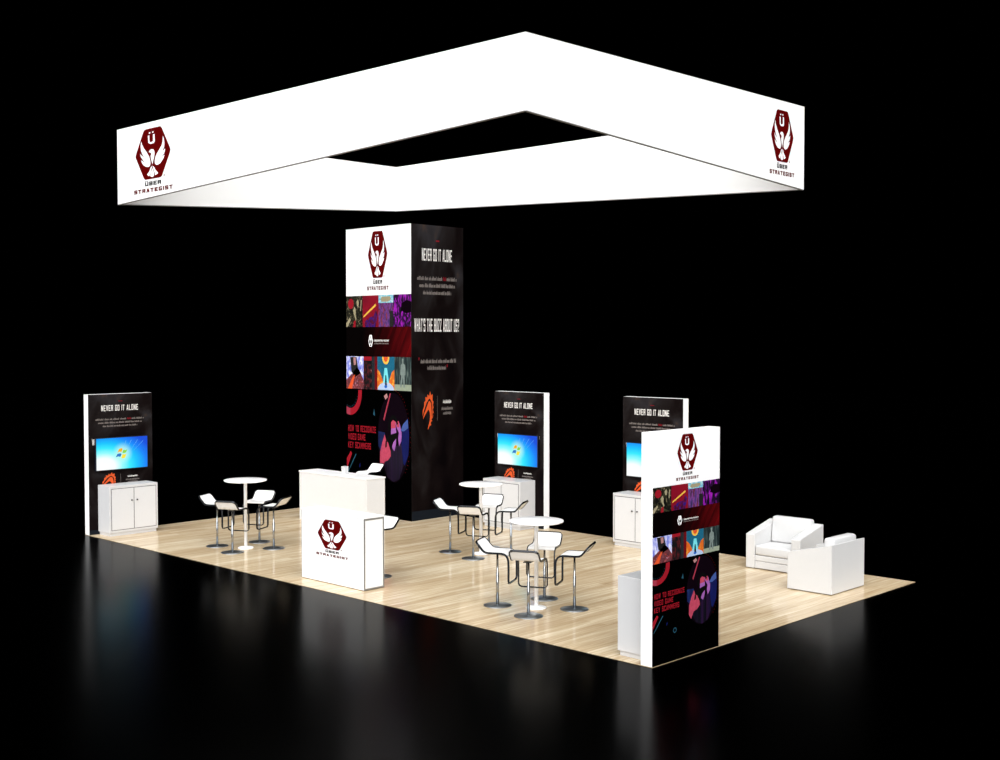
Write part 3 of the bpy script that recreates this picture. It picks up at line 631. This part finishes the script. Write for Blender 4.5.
# ------------------------------------------------------------------ bar stools (local +x is the way the sitter faces)
def make_stool(lift=0.):
    t = thing('bar_stool', 'x', 'stool', (0, 0, 0), 0, 'white bar stools around the tables')
    L = lift
    bm = bmesh.new(); lathe(bm, [(0, 0), (.176, 0), (.18, .003), (.178, .008), (.06, .012), (.022, .018), (0, .018)], 40); finish('base_plate', bm, STEEL, t)
    bm = bmesh.new(); lathe(bm, [(0, .012), (.019, .012), (.019, .42+L), (.0135, .425+L), (.0135, .668+L), (0, .668+L)], 20); finish('pole', bm, CHROME, t)
    bm = bmesh.new(); box(bm, -.07, .07, -.05, .05, .667+L, .678+L, bev=.002, seg=1); finish('bracket', bm, RAIL, t)
    # side profile of the shell, back to front
    prof = [(-.234, .836), (-.216, .816), (-.194, .790), (-.171, .762), (-.148, .736), (-.129, .717), (-.108, .705), (-.08, .700), (-.04, .698), (.02, .698), (.07, .699), (.110, .698), (.142, .691), (.170, .673), (.188, .647), (.198, .61)]
    hw = .184
    bm = bmesh.new(); top = []; botv = []
    P_ = prof[0:14]
    for i, (x, z) in enumerate(P_):
        a = P_[max(i-1, 0)]; b = P_[min(i+1, len(P_)-1)]; tx, tz = b[0]-a[0], b[1]-a[1]; l = math.hypot(tx, tz); nx, nz = -tz/l*-1, tx/l
        nx, nz = (-tz/l, tx/l); half = hw-.006 if i > 1 else hw-(.036, .014)[i]
        top.append([bm.verts.new((x+nx*.007, y, z+nz*.007+L)) for y in (-half, half)])
        botv.append([bm.verts.new((x-nx*.005, y, z-nz*.005+L)) for y in (-half, half)])
    for i in range(len(P_)-1):
        bm.faces.new((top[i][0], top[i][1], top[i+1][1], top[i+1][0])); bm.faces.new((botv[i][0], botv[i+1][0], botv[i+1][1], botv[i][1]))
        for s in (0, 1): bm.faces.new((top[i][s], top[i+1][s], botv[i+1][s], botv[i][s]))
    for i in (0, -1): bm.faces.new((top[i][0], top[i][1], botv[i][1], botv[i][0]))
    finish('seat', bm, SEATW, t, smooth=True)
    # chrome loop: up one side, across the top of the back, down the other, foot rail below
    path = []; refs = []
    rr = .05
    def side(s):
        pts = []
        for (x, z) in prof[2:]: pts.append((x, s*hw, z))
        pts += [(.201, s*hw, .52), (.201, s*hw, .40), (.201, s*hw, .355), (.199, s*(hw-.012), .332), (.197, s*(hw-.038), .320)]
        return pts
    def tops(s):
        return [(-.234, s*(hw-.045), .838), (-.229, s*(hw-.02), .830), (-.216, s*(hw-.004), .816)]
    sl = tops(-1)+side(-1); sr = tops(1)+side(1)
    path = sl+sr[::-1]
    path = [(x, y, z+L) for x, y, z in path]
    bm = bmesh.new(); n = len(path)
    def ref(i):
        x, y, z = path[i]
        if z-L < .30+.06 and abs(y) < hw-.005: return Vector((0, 0, 1)) if False else Vector((1, 0, 0))
        if z-L > .825 and abs(y) < hw-.003: return Vector((.75, 0, -.6)).normalized().cross(Vector((0, 1, 0)))*-1
        return Vector((0, 1, 0)).cross((Vector(path[(i+1) % n])-Vector(path[i-1])).normalized())
    sweep(bm, path, .0125, .007, True, ref); finish('frame', bm, RAIL, t, smooth=False)
    return t
st0 = make_stool()
def stool(loc, face, label, group=None, first=[st0]):
    if first: o = first.pop(); o.location = loc; o.rotation_euler = (0, 0, face); o['label'] = label
    else: o = dup(st0, loc, face, label)
    if group: o['group'] = group
    return o
REL = [(-.232, .461), (-.395, -.225), (.478, .295), (.283, -.385)]
NM = {'A': 'at the left bar table', 'B': 'at the middle bar table', 'C': 'at the nearest bar table'}
WHERE = ['leftmost', 'with its back to us', 'behind the pole', 'rightmost']
for key, (tx, ty) in (('A', (1.169, 9.061)), ('B', (3.45, 5.93)), ('C', (1.205, 2.705))):
    for (rx_, ry_), wh in zip(REL, WHERE):
        stool((tx+rx_, ty+ry_, 0), math.radians({'leftmost': -63, 'with its back to us': 27, 'behind the pole': -153, 'rightmost': 117}[wh]), 'white chrome-edged bar stool '+NM[key]+', '+wh)
stool((1.14, 5.68, 0), PI, 'white bar stool tucked behind the front emblem counter', 'stools behind the counters')
bs = make_stool(.19); bs.location = (4.58, 10.03, 0); bs.rotation_euler = (0, 0, PI); bs['group'] = 'stools behind the counters'
bs['label'] = 'taller white bar stool behind the long rear counter, before the tower'

# ------------------------------------------------------------------ armchairs (local front is -y)
def make_chair():
    t = thing('armchair', 'x', 'armchair', (0, 0, 0), 0, 'white leather armchairs')
    W2, D = .45, .66; z0 = .012
    for s in (-1, 1):
        bm = bmesh.new(); a, b = sorted((s*W2, s*(W2-.145)))
        prism(bm, [(-D, z0), (-.012, z0), (-.012, .662), (-D+.01, .512), (-D, .50)], a, b, 'x', bev=.004); finish('arm', bm, LEATHER, t)
    bm = bmesh.new(); prism(bm, [(-.0119, z0), (0, z0), (0, .665), (-.0119, .662)], -W2, W2, 'x', bev=.003); box(bm, -W2+.147, W2-.147, -.13, -.011, z0, .655, bev=.005); finish('backrest', bm, LEATHER, t)
    bm = bmesh.new(); box(bm, -W2+.147, W2-.147, -D+.012, -.13, z0, .118, bev=.008); box(bm, -W2+.147, W2-.147, -D+.008, -.13, .122, .203, bev=.01); finish('base_panel', bm, LEATHER, t)
    bm = bmesh.new(); box(bm, -W2+.150, W2-.150, -D+.002, -.135, .207, .352, bev=.03, seg=4); finish('seat_cushion', bm, LEATHER, t, smooth=True)
    bm = bmesh.new()
    prism(bm, [(-.225, .355), (-.10, .355), (-.03, .70), (-.055, .738), (-.185, .735)], -W2+.15, W2-.12, 'x', bev=.03); finish('back_cushion', bm, LEATHER, t, smooth=True)
    for sx in (-1, 1):
        for y in (-D+.05, -.05):
            bm = bmesh.new(); lathe(bm, [(0, 0), (.016, 0), (.02, .04), (0, .04)], 12, (sx*(W2-.05), y)); finish('foot', bm, CHROME, t)
    return t
c1 = make_chair(); c1.location = (6.025, 1.835, 0); c1.rotation_euler = (0, 0, -PI/2); c1['label'] = 'white armchair at the back facing left, seat and front visible'
dup(c1, (4.89, .385, 0), PI, 'white armchair nearer the near booth edge, seen from behind')
